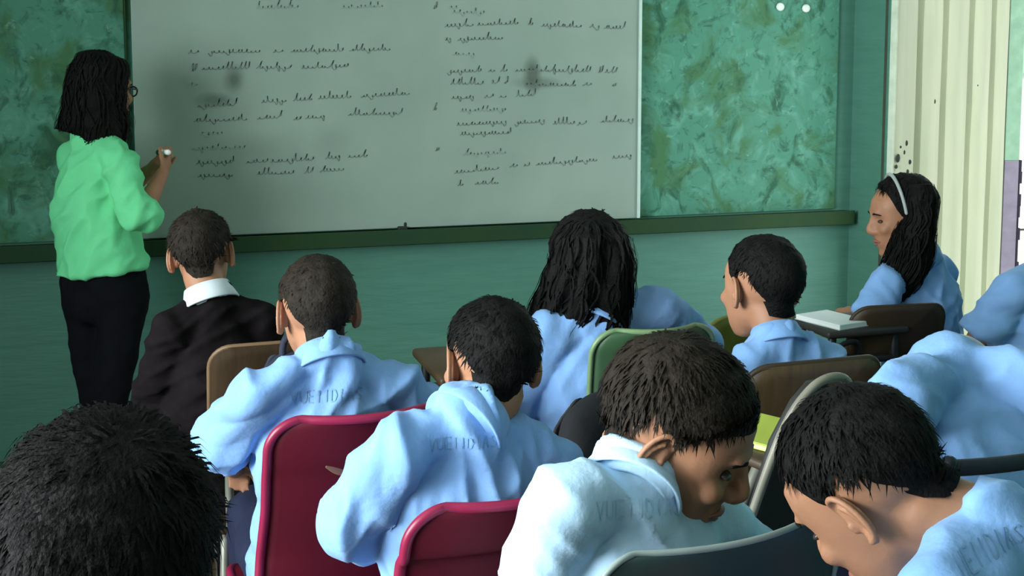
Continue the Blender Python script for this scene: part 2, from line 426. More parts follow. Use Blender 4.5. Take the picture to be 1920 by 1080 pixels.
    loft(bm, torso_rings(J, .014 * smul, k, -.3 if not standing else .11))
    tube(bm, [N.lerp(P, .16), N.lerp(P, .05), N.lerp(nb, .10), N.lerp(nb, .30)], [.080 * k, .071 * k, .063 * k, .0585 * k], 4, 18, roundcap=False)
    for n, s in (('L', -1), ('R', 1)):
        S, E, W_ = J['sh' + n], J['el' + n], J['wr' + n]
        ball(bm, S, .051 * k); tube(bm, [N.lerp(P, .03), N.lerp(P, .035).lerp(S, .5) + V((0, 0, .004)), S], [.048 * k, .048 * k, .050 * k], 3, 14)
        if sleeve == 'short': pts, rr = [S, S.lerp(E, .5), S.lerp(E, .93)], [.051 * k, .054 * k, .058 * k]
        elif sleeve == 'mid': pts, rr = [S, S.lerp(E, .5), E, E.lerp(W_, .25)], [.052 * k, .051 * k, .048 * k, .046 * k]
        else: pts, rr = [S, S.lerp(E, .5), E, E.lerp(W_, .5), E.lerp(W_, .92)], [.051 * k, .050 * k, .047 * k, .041 * k, .034 * k]
        tube(bm, pts, rr, 6, 16, roundcap=False)
    me = union(bm, max(vox, .006), 5, .5)
    me.calc_loop_triangles()
    wrinkle(me, wr_amp, seed)
    me.transform(Matrix.Translation(-base)); shirt = link(top_name, me, top or SHIRT(), root)
    # ---- collar: folded band around the neck
    if collar:
        ax = (nb - N).normalized(); u = J['hipax']; sh = (J['shR'] - J['shL']).normalized(); u = (sh - ax * sh.dot(ax)).normalized(); w = ax.cross(u)
        c0 = N.lerp(nb, .20); bm = bmesh.new(); cols = []
        NN = 36
        for i in range(NN + 1):
            a = PI / 2 + .28 + (2 * PI - .56) * i / NN
            d = u * math.cos(a) + w * math.sin(a); drop = .012 * max(0, math.sin(a)) 
            prof = [(.050, -.030), (.0505, .010), (.053, .017), (.057, .016), (.064, -.004), (.073, -.026), (.070, -.029), (.062, -.020), (.056, -.030)]
            cols.append([bm.verts.new(c0 + d * (r * k * cr) + ax * (h * k * 1.1 - drop) - w * .002) for r, h in prof])
        for a, b in zip(cols, cols[1:]):
            for j in range(len(a)):
                jj = (j + 1) % len(a); bm.faces.new((a[j], b[j], b[jj], a[jj]))
        for r in (cols[0], cols[-1]): bm.faces.new(r)
        obj('collar', bm, collar_m or top or SHIRT(), root, off=base)
    # ---- trousers
    bm = bmesh.new()
    tr = torso_rings(J, .006 if not standing else -.004, k, -.3); loft(bm, tr[:5] if not standing else tr[:4])
    for n in 'LR':
        hip, kn, an = L[n]
        tube(bm, [hip, hip.lerp(kn, .5), kn, kn.lerp(an, .5), an + V((0, 0, .02))], [.082 * k * lk, .074 * k * lk, .060 * k * lk, .054 * k * lk, .050 * k * lk], 5, 16, roundcap=False)
    me = union(bm, .010, 5); wrinkle(me, .004, seed + 5)
    me.transform(Matrix.Translation(-base)); link('trousers', me, legs or NAVY(), root)
    bm = bmesh.new()
    for n in 'LR':
        hip, kn, an = L[n]; toe = an + fwd * .14 * k; toe.z = .03
        tube(bm, [an - fwd * .035 - V((0, 0, .035)), an + fwd * .05 - V((0, 0, .03)), toe], [.034 * k, .038 * k, .029 * k], 4, 12)
        tube(bm, [an - V((0, 0, .03)), an + V((0, 0, .015))], [.035 * k, .033 * k], 2, 12, smooth=False)
    me = union(bm, .009, 3); me.transform(Matrix.Translation(-base)); link('shoes', me, mat('shoe_black', (.015, .015, .016), .5), root)
    root_info = dict(root=root, base=base, shirt=shirt, HM=HM, J=J, fwd=fwd, L=L)
    return root_info
def lettering(info, strokes, origin, right, up, size, m, width=.0022, proj=None, step=.62):
    """print on cloth: strokes in the unit square of each letter, laid on the shirt's own surface"""
    dg = bpy.context.evaluated_depsgraph_get()
    me = info['shirt'].data; bvh = BVHTree.FromPolygons([v.co + info['base'] for v in me.vertices], [p.vertices[:] for p in me.polygons])
    bm = bmesh.new(); origin = V(origin); right = V(right).normalized(); up = V(up).normalized(); pj = V(proj).normalized()
    x = 0.0
    for ch in strokes:
        for st in GLYPH.get(ch, []):
            pts = []
            for a, b in zip(st, st[1:]):
                for q in range(4): pts.append((a[0] + (b[0] - a[0]) * q / 4, a[1] + (b[1] - a[1]) * q / 4))
            pts.append(st[-1]); w3 = []
            for (gx, gy) in pts:
                o = origin + right * (x + gx * size * step * .72) + up * (gy * size) - pj * .35
                h = bvh.ray_cast(o, pj)
                if h[0] is not None: w3.append((h[0] + h[1] * .0012 * (1 if h[1].dot(pj) < 0 else -1), h[1]))
            for (p, n1), (q, n2) in zip(w3, w3[1:]):
                if (q - p).length > .03 or (q - p).length < 1e-5: continue
                s = (q - p).cross(n1).normalized() * width
                vs = [bm.verts.new(c) for c in (p - s, p + s, q + s, q - s)]; bm.faces.new(vs)
        x += size * step
    return obj('shirt_lettering', bm, m, info['root'], off=info['base'])
GLYPH = {'A': [[(0, 0), (.5, 1), (1, 0)], [(.2, .4), (.8, .4)]], 'V': [[(0, 1), (.5, 0), (1, 1)]], 'U': [[(0, 1), (.05, .15), (.5, 0), (.95, .15), (1, 1)]],
         'I': [[(.5, 0), (.5, 1)]], 'E': [[(1, 1), (0, 1), (0, 0), (1, 0)], [(0, .5), (.8, .5)]], 'L': [[(0, 1), (0, 0), (.9, 0)]],
         'D': [[(0, 0), (0, 1), (.7, .9), (1, .5), (.7, .1), (0, 0)]], 'R': [[(0, 0), (0, 1), (.8, .95), (.9, .7), (.7, .5), (0, .5)], [(.4, .5), (1, 0)]],
         'S': [[(1, .85), (.5, 1), (.05, .8), (.5, .5), (.95, .2), (.5, 0), (0, .15)]], 'N': [[(0, 0), (0, 1), (1, 0), (1, 1)]], 'O': [[(.5, 0), (0, .5), (.5, 1), (1, .5), (.5, 0)]],
         'H': [[(0, 0), (0, 1)], [(1, 0), (1, 1)], [(0, .5), (1, .5)]]}
def hair_mass(rings, seed, m, root, base, name='long_hair', grooves=.10, n=84, tips=.0, strands=300, slen=.12, vox=None):
    """long hair: an oval curtain through the given sections (centre, across axis, half width, half depth), combed into locks"""
    rnd = random.Random(seed); bm = bmesh.new(); R = []
    # resample the sections smoothly
    cs = spline([r[0] for r in rings], [r[2] for r in rings], 7); ds = spline([r[0] for r in rings], [r[3] for r in rings], 7)
    us = []
    for i in range(len(rings) - 1):
        for q in range(7): us.append(V(rings[i][1]).lerp(V(rings[i + 1][1]), q / 7))
    us.append(V(rings[-1][1])); N = len(cs)
    for i in range(N):
        c, a = cs[i]; d = ds[i][1]
        t = (cs[min(i + 1, N - 1)][0] - cs[max(i - 1, 0)][0]).normalized(); u = us[i]; u = (u - t * u.dot(t)).normalized(); w = t.cross(u)
        ring = []; f = i / (N - 1)
        for j in range(n):
            th = 2 * PI * j / n; q = V((math.cos(th) * 4.2 + f, math.sin(th) * 4.2, f * 1.3 + seed))
            g = 1 + grooves * (.35 + .65 * f) * (noise.noise(q) + .6 * noise.noise(q * 2.1)); 
            ring.append(c + u * math.cos(th) * a * g + w * math.sin(th) * d * g + t * (noise.noise(V((th * 2.5, seed, 3))) * tips if i == N - 1 else 0))
        R.append(ring)
    loft(bm, R)
    for _ in range(strands):
        j = rnd.randrange(n); i0 = rnd.randrange(0, max(1, N - 4)); pts = []
        ln = int(N * rnd.uniform(.3, .6)); out = rnd.uniform(.0, .006)
        idx = list(range(i0, min(N, i0 + ln), 2))
        if len(idx) < 3: continue
        ph = rnd.uniform(0, 6); sw = (R[i0][(j + 3) % n] - R[i0][j]); wv_ = rnd.uniform(.2, .9)
        c = [R[i][j] + (R[i][j] - cs[i][0]).normalized() * (out + .001) + sw * (math.sin(ph + i * .35) * wv_ + (i - i0) * wv_ * .12 * math.sin(ph * 3)) for i in idx]
        if idx[-1] >= N - 3: c.append(c[-1] + (c[-1] - c[-2]) * rnd.uniform(.3, 1.2))
        sd = (R[i0][(j + 1) % n] - R[i0][j]).normalized() * rnd.uniform(.0015, .004)
        prev = None
        for q, p in enumerate(c):
            wq = sd * (1 - q / len(c)) ** .5 if q < len(c) - 1 else sd * .05
            cur = (bm.verts.new(p - wq), bm.verts.new(p + wq))
            if prev: bm.faces.new((prev[0], prev[1], cur[1], cur[0]))
            prev = cur
    return obj(name, bm, m, root, off=base)

# ---------------------------------------------------------------- the room
SMUDGES = [(*(0.341, 1.454), .055, .075, .8), (*(0.274, 1.382), .09, .035, .6), (*(1.472, 1.472), .045, .085, .85), (*(1.498, 1.436), .12, .03, .5), (*(0.393, 1.202), .25, .09, .2), (*(0.685, 1.225), .10, .10, .18)]
XL, XR, YF, YB, ZC = -2.7, 2.93, 4.6, -2.5, 2.95
def structure(name, boxes, m, bev=0):
    bm = bmesh.new()
    for lo, hi in boxes: box(bm, lo, hi, bev)
    return tag(obj(name, bm, m, smooth=False), kind='structure')
teal = mat('wall_teal_paint', (.085, .235, .175), .55, .07, 6, .25, 9, stretch=(1, 1, 7), color2=(.10, .262, .198))
structure('floor', [((XL - .2, YB - .2, -.1), (XR + .2, YF + .2, 0))], mat('floor_cement', (.22, .20, .17), .5, .12, 6, .05, 40))
structure('ceiling', [((XL - .2, YB - .2, ZC), (XR + .2, YF + .2, ZC + .1))], mat('ceiling_white', (.62, .66, .62), .9, .05, 5))
structure('wall_front', [((XL - .2, YF, 0), (XR + .2, YF + .15, ZC))], teal)
structure('wall_back', [((XL - .2, YB - .15, 0), (XR + .2, YB, ZC))], teal)
structure('wall_left', [((XL - .15, YB, 0), (XL, YF, .95)), ((XL - .15, YB, 2.75), (XL, YF, ZC)), ((XL - .15, YB, .95), (XL, -.9, 2.75)), ((XL - .15, 1.0, .95), (XL, 1.15, 2.75)), ((XL - .15, 3.05, .95), (XL, YF, 2.75))], teal)
structure('wall_right', [((XR, YB, 0), (XR + .12, 3.42, ZC)), ((XR, 4.46, 0), (XR + .12, YF, ZC)), ((XR, 4.345, 0), (XR + .006, 4.46, ZC)), ((XR, 3.42, 2.3), (XR + .12, 4.345, ZC))], teal)
wfm = mat('window_frame_grey', (.35, .38, .36), .5)
for y0, y1, nm in ((-.9, 1.0, 'window_1'), (1.15, 3.05, 'window_2')):
    w = structure(nm, [((XL - .12, y0, .95), (XL - .04, y0 + .05, 2.75)), ((XL - .12, y1 - .05, .95), (XL - .04, y1, 2.75)), ((XL - .12, y0, .95), (XL - .04, y1, 1.0)), ((XL - .12, y0, 2.7), (XL - .04, y1, 2.75)), ((XL - .10, (y0 + y1) / 2 - .02, .95), (XL - .06, (y0 + y1) / 2 + .02, 2.75))], wfm)
tag(structure('baseboard_front', [((XL, YF - .015, 0), (XR, YF, .10))], mat('baseboard_dark_green', (.03, .08, .05), .6)))

# ---- chalkboard with its ledge, and the whiteboard hung over it
dg = mat('ledge_dark_green', (.018, .055, .026), .7, .3, 5, .1, 60, color2=(.026, .062, .020), spec=.2)
ch = empty('chalkboard', (.8, YF, 0), 0, 'long wall board sponged with mottled green paint behind the whiteboard', 'chalkboard')
def cpart(name, lo, hi, m, parent=ch, off=(.8, YF, 0), bev=.002):
    bm = bmesh.new(); box(bm, lo, hi, bev); return obj(name, bm, m, parent, False, off)
mb = mottled_board_mat()
cpart('panel', (-1.5, YF - .012, .887), (-.035, YF - .001, 2.25), mb)
cpart('panel', (-.028, YF - .012, .887), (2.848, YF - .001, 2.25), mb)
cpart('joint_strip', (-.034, YF - .03, .887), (-.027, YF - .001, 2.25), dg)
ld = cpart('ledge', (-1.5, YF - .075, .824), (2.905, YF - .001, .879), dg, bev=.006)
cpart('ledge_lip', (-1.5, YF - .083, .827), (2.905, YF - .0755, .886), dg, bev=.003)
for (x, z) in ((2.566, 1.742), (2.687, 1.737)):
    bm = bmesh.new(); ball(bm, (x, YF - .015, z), (.019, .008, .017)); obj('nail_cap', bm, mat('nail_cap_white', (.8, .85, .8), .4), ch, off=(.8, YF, 0))
wbx0, wbx1, wbz0, wbz1 = -.010, 1.920, .889, 2.12
wb = empty('whiteboard', ((wbx0 + wbx1) / 2, YF - .05, wbz0), 0, 'large white writing board covered in faint handwritten lines and grey smudges', 'whiteboard'); wo = ((wbx0 + wbx1) / 2, YF - .05, wbz0)
bm = bmesh.new(); box(bm, (wbx0, YF - .055, wbz0), (wbx1, YF - .03, wbz1), .002); obj('writing_surface', bm, whiteboard_mat(), wb, False)
for o in wb.children: o.data.transform(Matrix.Translation(-V(wo)))
# smudge positions are in object space: shift them back
for nd in wb.children[0].data.materials[0].node_tree.nodes:
    if nd.type == 'MAPPING':
        s = nd.inputs['Scale'].default_value; l = nd.inputs['Location'].default_value
        nd.inputs['Location'].default_value = (l[0] + wo[0] * s[0], 0, l[2] + wo[2] * s[2])
alu = mat('edge_trim_pale', (.62, .78, .70), .35, .05)
for lo, hi in (((wbx1 - .004, YF - .062, wbz0), (wbx1 + .008, YF - .028, wbz1)),):
    bm = bmesh.new(); box(bm, lo, hi, .002); obj('edge_trim', bm, alu, wb, False, wo)
ink = mat('marker_ink_faded', (.17, .22, .19), .6, .1); ink2 = mat('marker_ink_wiped', (.28, .36, .31), .6, .1)
def scribble_line(words, seed, m, h=.030, wd=.0019):
    """cursive pen strokes for one line: one run of loops per word"""
    rnd = random.Random(seed); y = YF - .0562
    for (x0, z0), (x1, z1) in words:
        bm = bmesh.new()
        L = math.hypot(x1 - x0, z1 - z0); n = max(2, int(L / .015)); pts = []; z00 = 0
        for i in range(n):
            b = rnd.random(); hh = h * (rnd.uniform(.75, 1.0) if b > .82 else rnd.uniform(.22, .48)); dn = h * .5 if b < .12 else 0; sl = rnd.uniform(.1, .5); jx = rnd.uniform(-.3, .3)
            for q in range(6):
                f = (i + q / 6 + jx * math.sin(q / 6 * PI)) / n; a = q / 6 * 2 * PI
                xx = x0 + (x1 - x0) * f + math.sin(a) * .0035 + sl * hh * (.5 - .5 * math.cos(a)); zz = z0 + (z1 - z0) * f + (hh * (.5 - .5 * math.cos(a))) - dn * max(0, math.sin(a)) - h * .25
                pts.append(V((xx, y, zz)))
        prv = None
        for p, q in zip(pts, pts[1:]):
            t = q - p; s = V((-t.z, 0, t.x)).normalized() * wd * rnd.uniform(.7, 1.2)
            cur = (bm.verts.new(q - s), bm.verts.new(q + s)); prv = prv or (bm.verts.new(p - s), bm.verts.new(p + s)); bm.faces.new((prv[0], cur[0], cur[1], prv[1])); prv = cur
        obj('handwritten_word', bm, m, wb, False, wo)
LINES = [
 (0, [((0.423, 1.717), (0.576, 1.722)), ((0.732, 1.722), (0.891, 1.728))], ink2), (1, [((0.180, 1.556), (0.220, 1.558)), ((0.250, 1.558), (0.438, 1.560)), ((0.480, 1.560), (0.519, 1.562)), ((0.544, 1.562), (0.740, 1.564)), ((0.759, 1.566), (0.920, 1.568))], ink),
 (2, [((0.193, 1.493), (0.204, 1.493)), ((0.226, 1.499), (0.399, 1.500)), ((0.418, 1.502), (0.543, 1.501)), ((0.582, 1.501), (0.759, 1.507))], ink), (3, [((0.182, 1.442), (0.214, 1.442))], ink2),
 (4, [((0.208, 1.365), (0.349, 1.369)), ((0.435, 1.378), (0.531, 1.381)), ((0.550, 1.383), (0.625, 1.386)), ((0.642, 1.389), (0.767, 1.392)), ((0.799, 1.394), (0.990, 1.402))], ink),
 (5, [((0.192, 1.312), (0.386, 1.315)), ((0.418, 1.318), (0.507, 1.321)), ((0.549, 1.314), (0.578, 1.314)), ((0.592, 1.317), (0.671, 1.320)), ((0.750, 1.327), (0.958, 1.328))], ink), (6, [((0.215, 1.263), (0.299, 1.264))], ink2), (7, [((0.186, 1.210), (0.374, 1.212))], ink2),
 (8, [((0.199, 1.160), (0.339, 1.160)), ((0.377, 1.159), (0.457, 1.161)), ((0.465, 1.159), (0.625, 1.163)), ((0.664, 1.166), (0.724, 1.168)), ((0.748, 1.170), (0.825, 1.170))], ink),
 (9, [((0.202, 1.113), (0.334, 1.111)), ((0.414, 1.115), (0.550, 1.115)), ((0.585, 1.114), (0.620, 1.117)), ((0.644, 1.118), (0.740, 1.122))], ink),
 (10, [((1.141, 1.727), (1.178, 1.723)), ((1.153, 1.709), (1.283, 1.706))], ink2), (11, [((1.122, 1.656), (1.241, 1.661)), ((1.251, 1.663), (1.417, 1.669)), ((1.454, 1.667), (1.476, 1.665)), ((1.508, 1.661), (1.673, 1.658)), ((1.707, 1.658), (1.751, 1.656)), ((1.767, 1.654), (1.857, 1.653))], ink),
 (12, [((1.125, 1.606), (1.146, 1.606)), ((1.173, 1.606), (1.357, 1.611))], ink), (13, [((1.152, 1.550), (1.240, 1.550))], ink2),
 (14, [((1.131, 1.483), (1.272, 1.487)), ((1.293, 1.487), (1.329, 1.487)), ((1.342, 1.487), (1.372, 1.487)), ((1.402, 1.488), (1.715, 1.483)), ((1.746, 1.481), (1.764, 1.481)), ((1.773, 1.481), (1.823, 1.478))], ink),
 (15, [((1.145, 1.439), (1.278, 1.438)), ((1.308, 1.442), (1.338, 1.442)), ((1.357, 1.442), (1.374, 1.441)), ((1.444, 1.431), (1.657, 1.429)), ((1.679, 1.431), (1.724, 1.431)), ((1.805, 1.428), (1.821, 1.428))], ink),
 (16, [((1.147, 1.384), (1.240, 1.385)), ((1.278, 1.387), (1.317, 1.389)), ((1.338, 1.388), (1.368, 1.388)), ((1.407, 1.390), (1.489, 1.393))], ink), (17, [((1.181, 1.335), (1.368, 1.334))], ink2),
 (18, [((1.168, 1.282), (1.368, 1.287)), ((1.400, 1.284), (1.520, 1.289)), ((1.556, 1.280), (1.653, 1.280)), ((1.658, 1.274), (1.702, 1.282)), ((1.757, 1.285), (1.893, 1.285))], ink), (19, [((1.180, 1.245), (1.390, 1.247))], ink),
 (20, [((1.193, 1.167), (1.368, 1.169))], ink2), (21, [((1.158, 1.098), (1.335, 1.110)), ((1.379, 1.117), (1.416, 1.118)), ((1.437, 1.119), (1.466, 1.121)), ((1.488, 1.122), (1.749, 1.132)), ((1.808, 1.139), (1.895, 1.144))], ink), (22, [((1.171, 1.050), (1.196, 1.051)), ((1.239, 1.054), (1.342, 1.053))], ink),
 (23, [((1.076, 1.342), (1.091, 1.342))], ink), (24, [((1.083, 1.186), (1.100, 1.190))], ink), (25, [((1.079, 1.724), (1.093, 1.724))], ink)]
for s, w, m in LINES: scribble_line(w, s, m)
# ---- eraser-sized dark lump on the ledge
bm = bmesh.new(); x, z = (0.959, 0.910); box(bm, (x - .025, YF - .068, .8795), (x + .012, YF - .035, .896), .004); ball(bm, (x + .006, YF - .05, .902), (.008, .008, .011))
tag(obj('chalk_stub', bm, mat('stub_black', (.02, .025, .02), .7)), 'small black lump lying on the dark green ledge under the whiteboard', 'chalk')

# ---- outdoors and the pale slatted door swung outward
structure('ground', [((XR + .12, -3, -.12), (16, 14, -.02))], mat('yard_concrete', (.72, .70, .66), .9, .06, 3))
structure('wall_outside', [((4.2, 9.0, 0), (15, 9.2, 5))], mat('outside_wall_white', (.90, .87, .88), .8, .02, 4))
dA = V((2.939, 4.340, 0.895)); dB = V((4.032, 4.971, 0.774)); dA.z = dB.z = 0
dv = (dB - dA); dw = dv.length; ang = math.atan2(dv.y, dv.x)
door = empty('door_1', dA, ang); tag(door, 'pale yellowish slatted door swung open to the yard, behind the girl with headband', kind='structure')
dm = mat('door_slat_cream', (.50, .57, .41), .6, .12, 9, .15, 40, stretch=(1, 1, .15), color2=(.62, .68, .51)); dm2 = mat('door_backing_olive', (.05, .06, .035), .8)
cuts = [-0.004, 0.183, 0.379, 0.594, 0.795, 0.958]
for i, (a, b) in enumerate(zip(cuts, cuts[1:])):
    bm = bmesh.new(); g = .015 + .005 * (i % 2); x0, x1 = a * dw + g, b * dw - g; rr = random.Random(i)
    prof = [(x0, .012), (x0 + .006, -.018), (x0 + .05, -.030 - .006 * (i % 2)), (x1 - .03, -.022), (x1, .012)]
    nr = 12; rings = []
    for k in range(nr + 1):
        z = .04 + 2.2 * k / nr; ww = (rr.random() - .5) * .010
        rings.append([V((x + ww * (1 if j < 2 else -.6), y, z)) for j, (x, y) in enumerate(prof)])
    loft(bm, rings); obj('slat', bm, dm, door, False)
bm = bmesh.new(); box(bm, (0, .012, .04), (dw, .03, 2.24)); obj('backing_panel', bm, dm2, door, False)
bm = bmesh.new(); box(bm, (0, -.02, .03), (.016, .012, 2.25), .003); obj('edge_stile', bm, mat('stile_pale', (.66, .74, .58), .6), door, False)
bm = bmesh.new(); rr = random.Random(3)
for (u, z, r) in [(0.106, 1.18, 0.012), (0.033, 1.122, 0.018), (0.086, 1.143, 0.01), (0.145, 1.099, 0.01), (0.019, 1.088, 0.009), (0.125, 1.058, 0.012), (-0.001, 1.049, 0.014), (0.072, 1.044, 0.008), (0.052, 1.167, 0.006), (0.36, 1.345, 0.012), (0.808, 1.405, 0.006)]: ball(bm, (u, -.027, z), (r * .9, .005, r), seg=10, rings=6)
obj('painted_blots', bm, mat('blot_black', (.03, .04, .03), .8), door)
pp = V((4.480, 5.507, 0.979)); pp.z = 0
post = empty('two_tone_post', pp, -math.radians(17), 'narrow yard post, mint above and lavender below, beyond the open slatted door', 'post')
for nm, z0, z1, m in (('lower_shaft', 0, 0.979, mat('post_lavender', (.33, .30, .42), .7)), ('upper_shaft', 0.979, 3.2, mat('post_mint', (.36, .62, .46), .7))):
    bm = bmesh.new(); box(bm, (-.04, -.04, z0), (.04, .04, z1), .004); obj(nm, bm, m, post, False)
bm = bmesh.new()  # dark strips along both sides of the lower shaft
for k in range(16):
    z0 = 0.979 * k / 16; o_ = .006 * math.sin(k * 2.3); box(bm, (.04, -.043, z0), (.052 + o_, .02, z0 + 0.979 / 16 + .002))
bm2 = bmesh.new(); box(bm2, (-.058, -.043, 0), (-.04, .02, 0.979)); obj('dark_edge', bm2, mat('post_edge_dark', (.035, .03, .06), .8), post, False)
obj('dark_edge', bm, mat('post_edge_dark', (.035, .03, .06), .8), post, False)
sg = V((7.358, 8.950, 1.573)); bm = bmesh.new(); box(bm, (sg.x - .10, 8.95, sg.z - .2), (sg.x + .4, 9.0, sg.z + .2), .01)
tag(obj('wall_sign', bm, mat('sign_mint', (.50, .80, .62), .6)), 'small pale mint sign fixed on the bright outside wall', 'sign')

# ---------------------------------------------------------------- chairs
STEEL = lambda: mat('chair_tube_grey', (.23, .23, .19), .4, .15, 20, metal=.3)
BLACKT = lambda: mat('chair_tube_black', (.02, .024, .03), .45, .2)
def leg_set(root, w, m, zt=.43, r=.011, depth=.36):
    for sx in (-1, 1):
        for y0, y1 in ((.02, -.05), (depth, depth + .04)):
            bm = bmesh.new(); tube(bm, [(sx * (w / 2 - .03), y0, zt), (sx * (w / 2 - .01), y1, .012)], r, 1, 8, smooth=False); ball(bm, (sx * (w / 2 - .01), y1, .014), (.015, .015, .014), seg=10, rings=6)
            obj('leg', bm, m, root)
    bm = bmesh.new()
    for sx in (-1, 1): tube(bm, [(sx * (w / 2 - .03), .02, zt), (sx * (w / 2 - .03), depth, zt)], r, 1, 8, smooth=False)
    tube(bm, [(-(w / 2 - .03), .05, zt - .01), ((w / 2 - .03), .05, zt - .01)], r, 1, 8, smooth=False)
    tube(bm, [(-(w / 2 - .03), depth - .03, zt - .01), ((w / 2 - .03), depth - .03, zt - .01)], r, 1, 8, smooth=False)
    obj('seat_frame', bm, m, root)
def at_top(top, yaw, ytop, bh):
    o = Matrix.Rotation(yaw, 3, 'Z') @ V((0, ytop, 0)); return V((top[0] - o.x, top[1] - o.y, 0))
def shell_chair(label, top, yaw, w, m, rim, bh=None, tubem=None, rc=.06, rr=.009, flare=.02, group=None):
    """moulded shell: backrest flowing into the seat, thick rolled rim"""
    bh = bh or top[2]; yaw = math.radians(yaw); root = empty('school_chair', at_top(top, yaw, -.085, bh), yaw, label, 'chair', group)
    prof = [(.40, .43), (.37, .452), (.30, .452), (.20, .445), (.11, .445), (.05, .46), (.016, .50), (0, .55), (-.012, .62), (-.03, .70), (-.05, .78), (-.066, bh - .075), (-.077, bh - .03), (-.083, bh - .010), (-.0845, bh - .004), (-.085, bh)]
    pr = [p for p, _ in spline([(0, y, z) for y, z in prof], [0] * len(prof), 6)]
    T = 15; bm = bmesh.new(); G = []
    n = len(pr); loop = []
    for i, p in enumerate(pr):
        dt = bh - p.z if i > n / 2 else 9; d2 = .43 - p.y + .0 if i < 8 else 9
        hw = w / 2 + (flare * max(0, min(1, (.72 - p.z) / .25)) if i > n * .4 else flare)
        for d in (dt, max(0, .40 - p.y) if p.y > .3 else 9):
            if d < rc: hw = hw - rc + math.sqrt(max(0, rc * rc - (rc - d) ** 2))
        row = []
        for j in range(T):
            t = -1 + 2 * j / (T - 1); back = max(0, min(1, (p.z - .48) / .15))
            x = t * hw; y = p.y + back * .035 * t * t; z = p.z + (1 - back) * .014 * t * t
            row.append(bm.verts.new((x, y, z)))
        G.append(row)
    for a, b in zip(G, G[1:]):
        for j in range(T - 1): bm.faces.new((a[j], a[j + 1], b[j + 1], b[j]))
    loop = [r[0].co.copy() for r in G] + [v.co.copy() for v in G[-1][1:-1]] + [r[-1].co.copy() for r in reversed(G)] + [v.co.copy() for v in reversed(G[0][1:-1])]
    bmesh.ops.recalc_face_normals(bm, faces=bm.faces[:]); bmesh.ops.solidify(bm, geom=bm.faces[:], thickness=.006)
    obj('seat_shell', bm, m, root)
    bm = bmesh.new(); lp = loop + loop[:2]
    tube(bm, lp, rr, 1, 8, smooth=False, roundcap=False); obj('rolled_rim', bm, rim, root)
    leg_set(root, w, tubem or STEEL()); return root
def panel_chair(label, top, yaw, w, m, edge, ph=.24, tubem=None, name='school_chair', seat_m=None, group=None, rc=.05, er=.006):
    """steel tube frame carrying a curved, round-cornered back panel and a seat board"""
    bh = top[2]; yaw = math.radians(yaw); root = empty(name, at_top(top, yaw, -.07, bh), yaw, label, 'chair', group)
    N = 40; out = []
    hw, hh = w / 2, ph / 2
    for cx, cz, a0 in ((hw - rc, hh - rc, 0), (-hw + rc, hh - rc, 90), (-hw + rc, -hh + rc, 180), (hw - rc, -hh + rc, 270)):
        for q in range(8):
            a = math.radians(a0 + 90 * q / 7); out.append((cx + rc * math.cos(a), cz + rc * math.sin(a)))
    cz = bh - hh
    def P(x, z, o): return V((x, -.07 + (.10) * (hh - z) / .5 + .03 * (x / hw) ** 2 + o, cz + z))
    bm = bmesh.new(); rings = []
    for s, o in ((1, -.006), (1, .006)):
        rings.append([P(x, z, o) for x, z in out])
    # grid fill: concentric loops so the panel keeps its bend
    def disc(o, flip):
        prev = None
        for q in (1, .8, .6, .4, .2):
            cur = [bm.verts.new(P(x * q, z * q, o)) for x, z in out]
            if prev:
                for i in range(len(out)):
                    j = (i + 1) % len(out); bm.faces.new((prev[i], prev[j], cur[j], cur[i]))
            else: first = cur
            prev = cur
        bm.faces.new(prev); return first
    a = disc(-.006, 0); b = disc(.006, 1)
    for i in range(len(out)):
        j = (i + 1) % len(out); bm.faces.new((a[i], a[j], b[j], b[i]))
    obj('backrest', bm, m, root)
    bm = bmesh.new(); lp = [P(x, z, 0) for x, z in out]; tube(bm, lp + lp[:2], er, 1, 8, smooth=False, roundcap=False); obj('edge_band', bm, edge, root)
    bm = bmesh.new()
    for sx in (-1, 1): tube(bm, [(sx * (w / 2 - .045), .03, .43), (sx * (w / 2 - .045), .045, .55), P(sx * (w / 2 - .045), -hh, .018), P(sx * (w / 2 - .05), hh - .05, .018)], .010, 4, 8)
    obj('back_upright', bm, tubem or STEEL(), root)
    bm = bmesh.new(); box(bm, (-w / 2, .03, .44), (w / 2, .40, .456), .007); obj('seat', bm, seat_m or m, root)
    leg_set(root, w, tubem or STEEL()); return root
def school_desk(label, c, yaw, w, d, m, group=None):
    h = c[2]; root = empty('school_desk', (c[0], c[1], 0), math.radians(yaw), label, 'desk', group)
    bm = bmesh.new(); box(bm, (-w / 2, -d / 2, h - .022), (w / 2, d / 2, h), .008); obj('desktop', bm, m, root)
    for sx in (-1, 1):
        for sy in (-1, 1):
            bm = bmesh.new(); tube(bm, [(sx * (w / 2 - .03), sy * (d / 2 - .03), h - .02), (sx * (w / 2 - .02), sy * (d / 2 - .02), .005)], .012, 1, 8, smooth=False); obj('leg', bm, BLACKT(), root)
    bm = bmesh.new(); box(bm, (-w / 2 + .03, -d / 2 + .02, h - .10), (w / 2 - .03, d / 2 - .02, h - .085), .004); obj('book_shelf', bm, m, root)
    return root
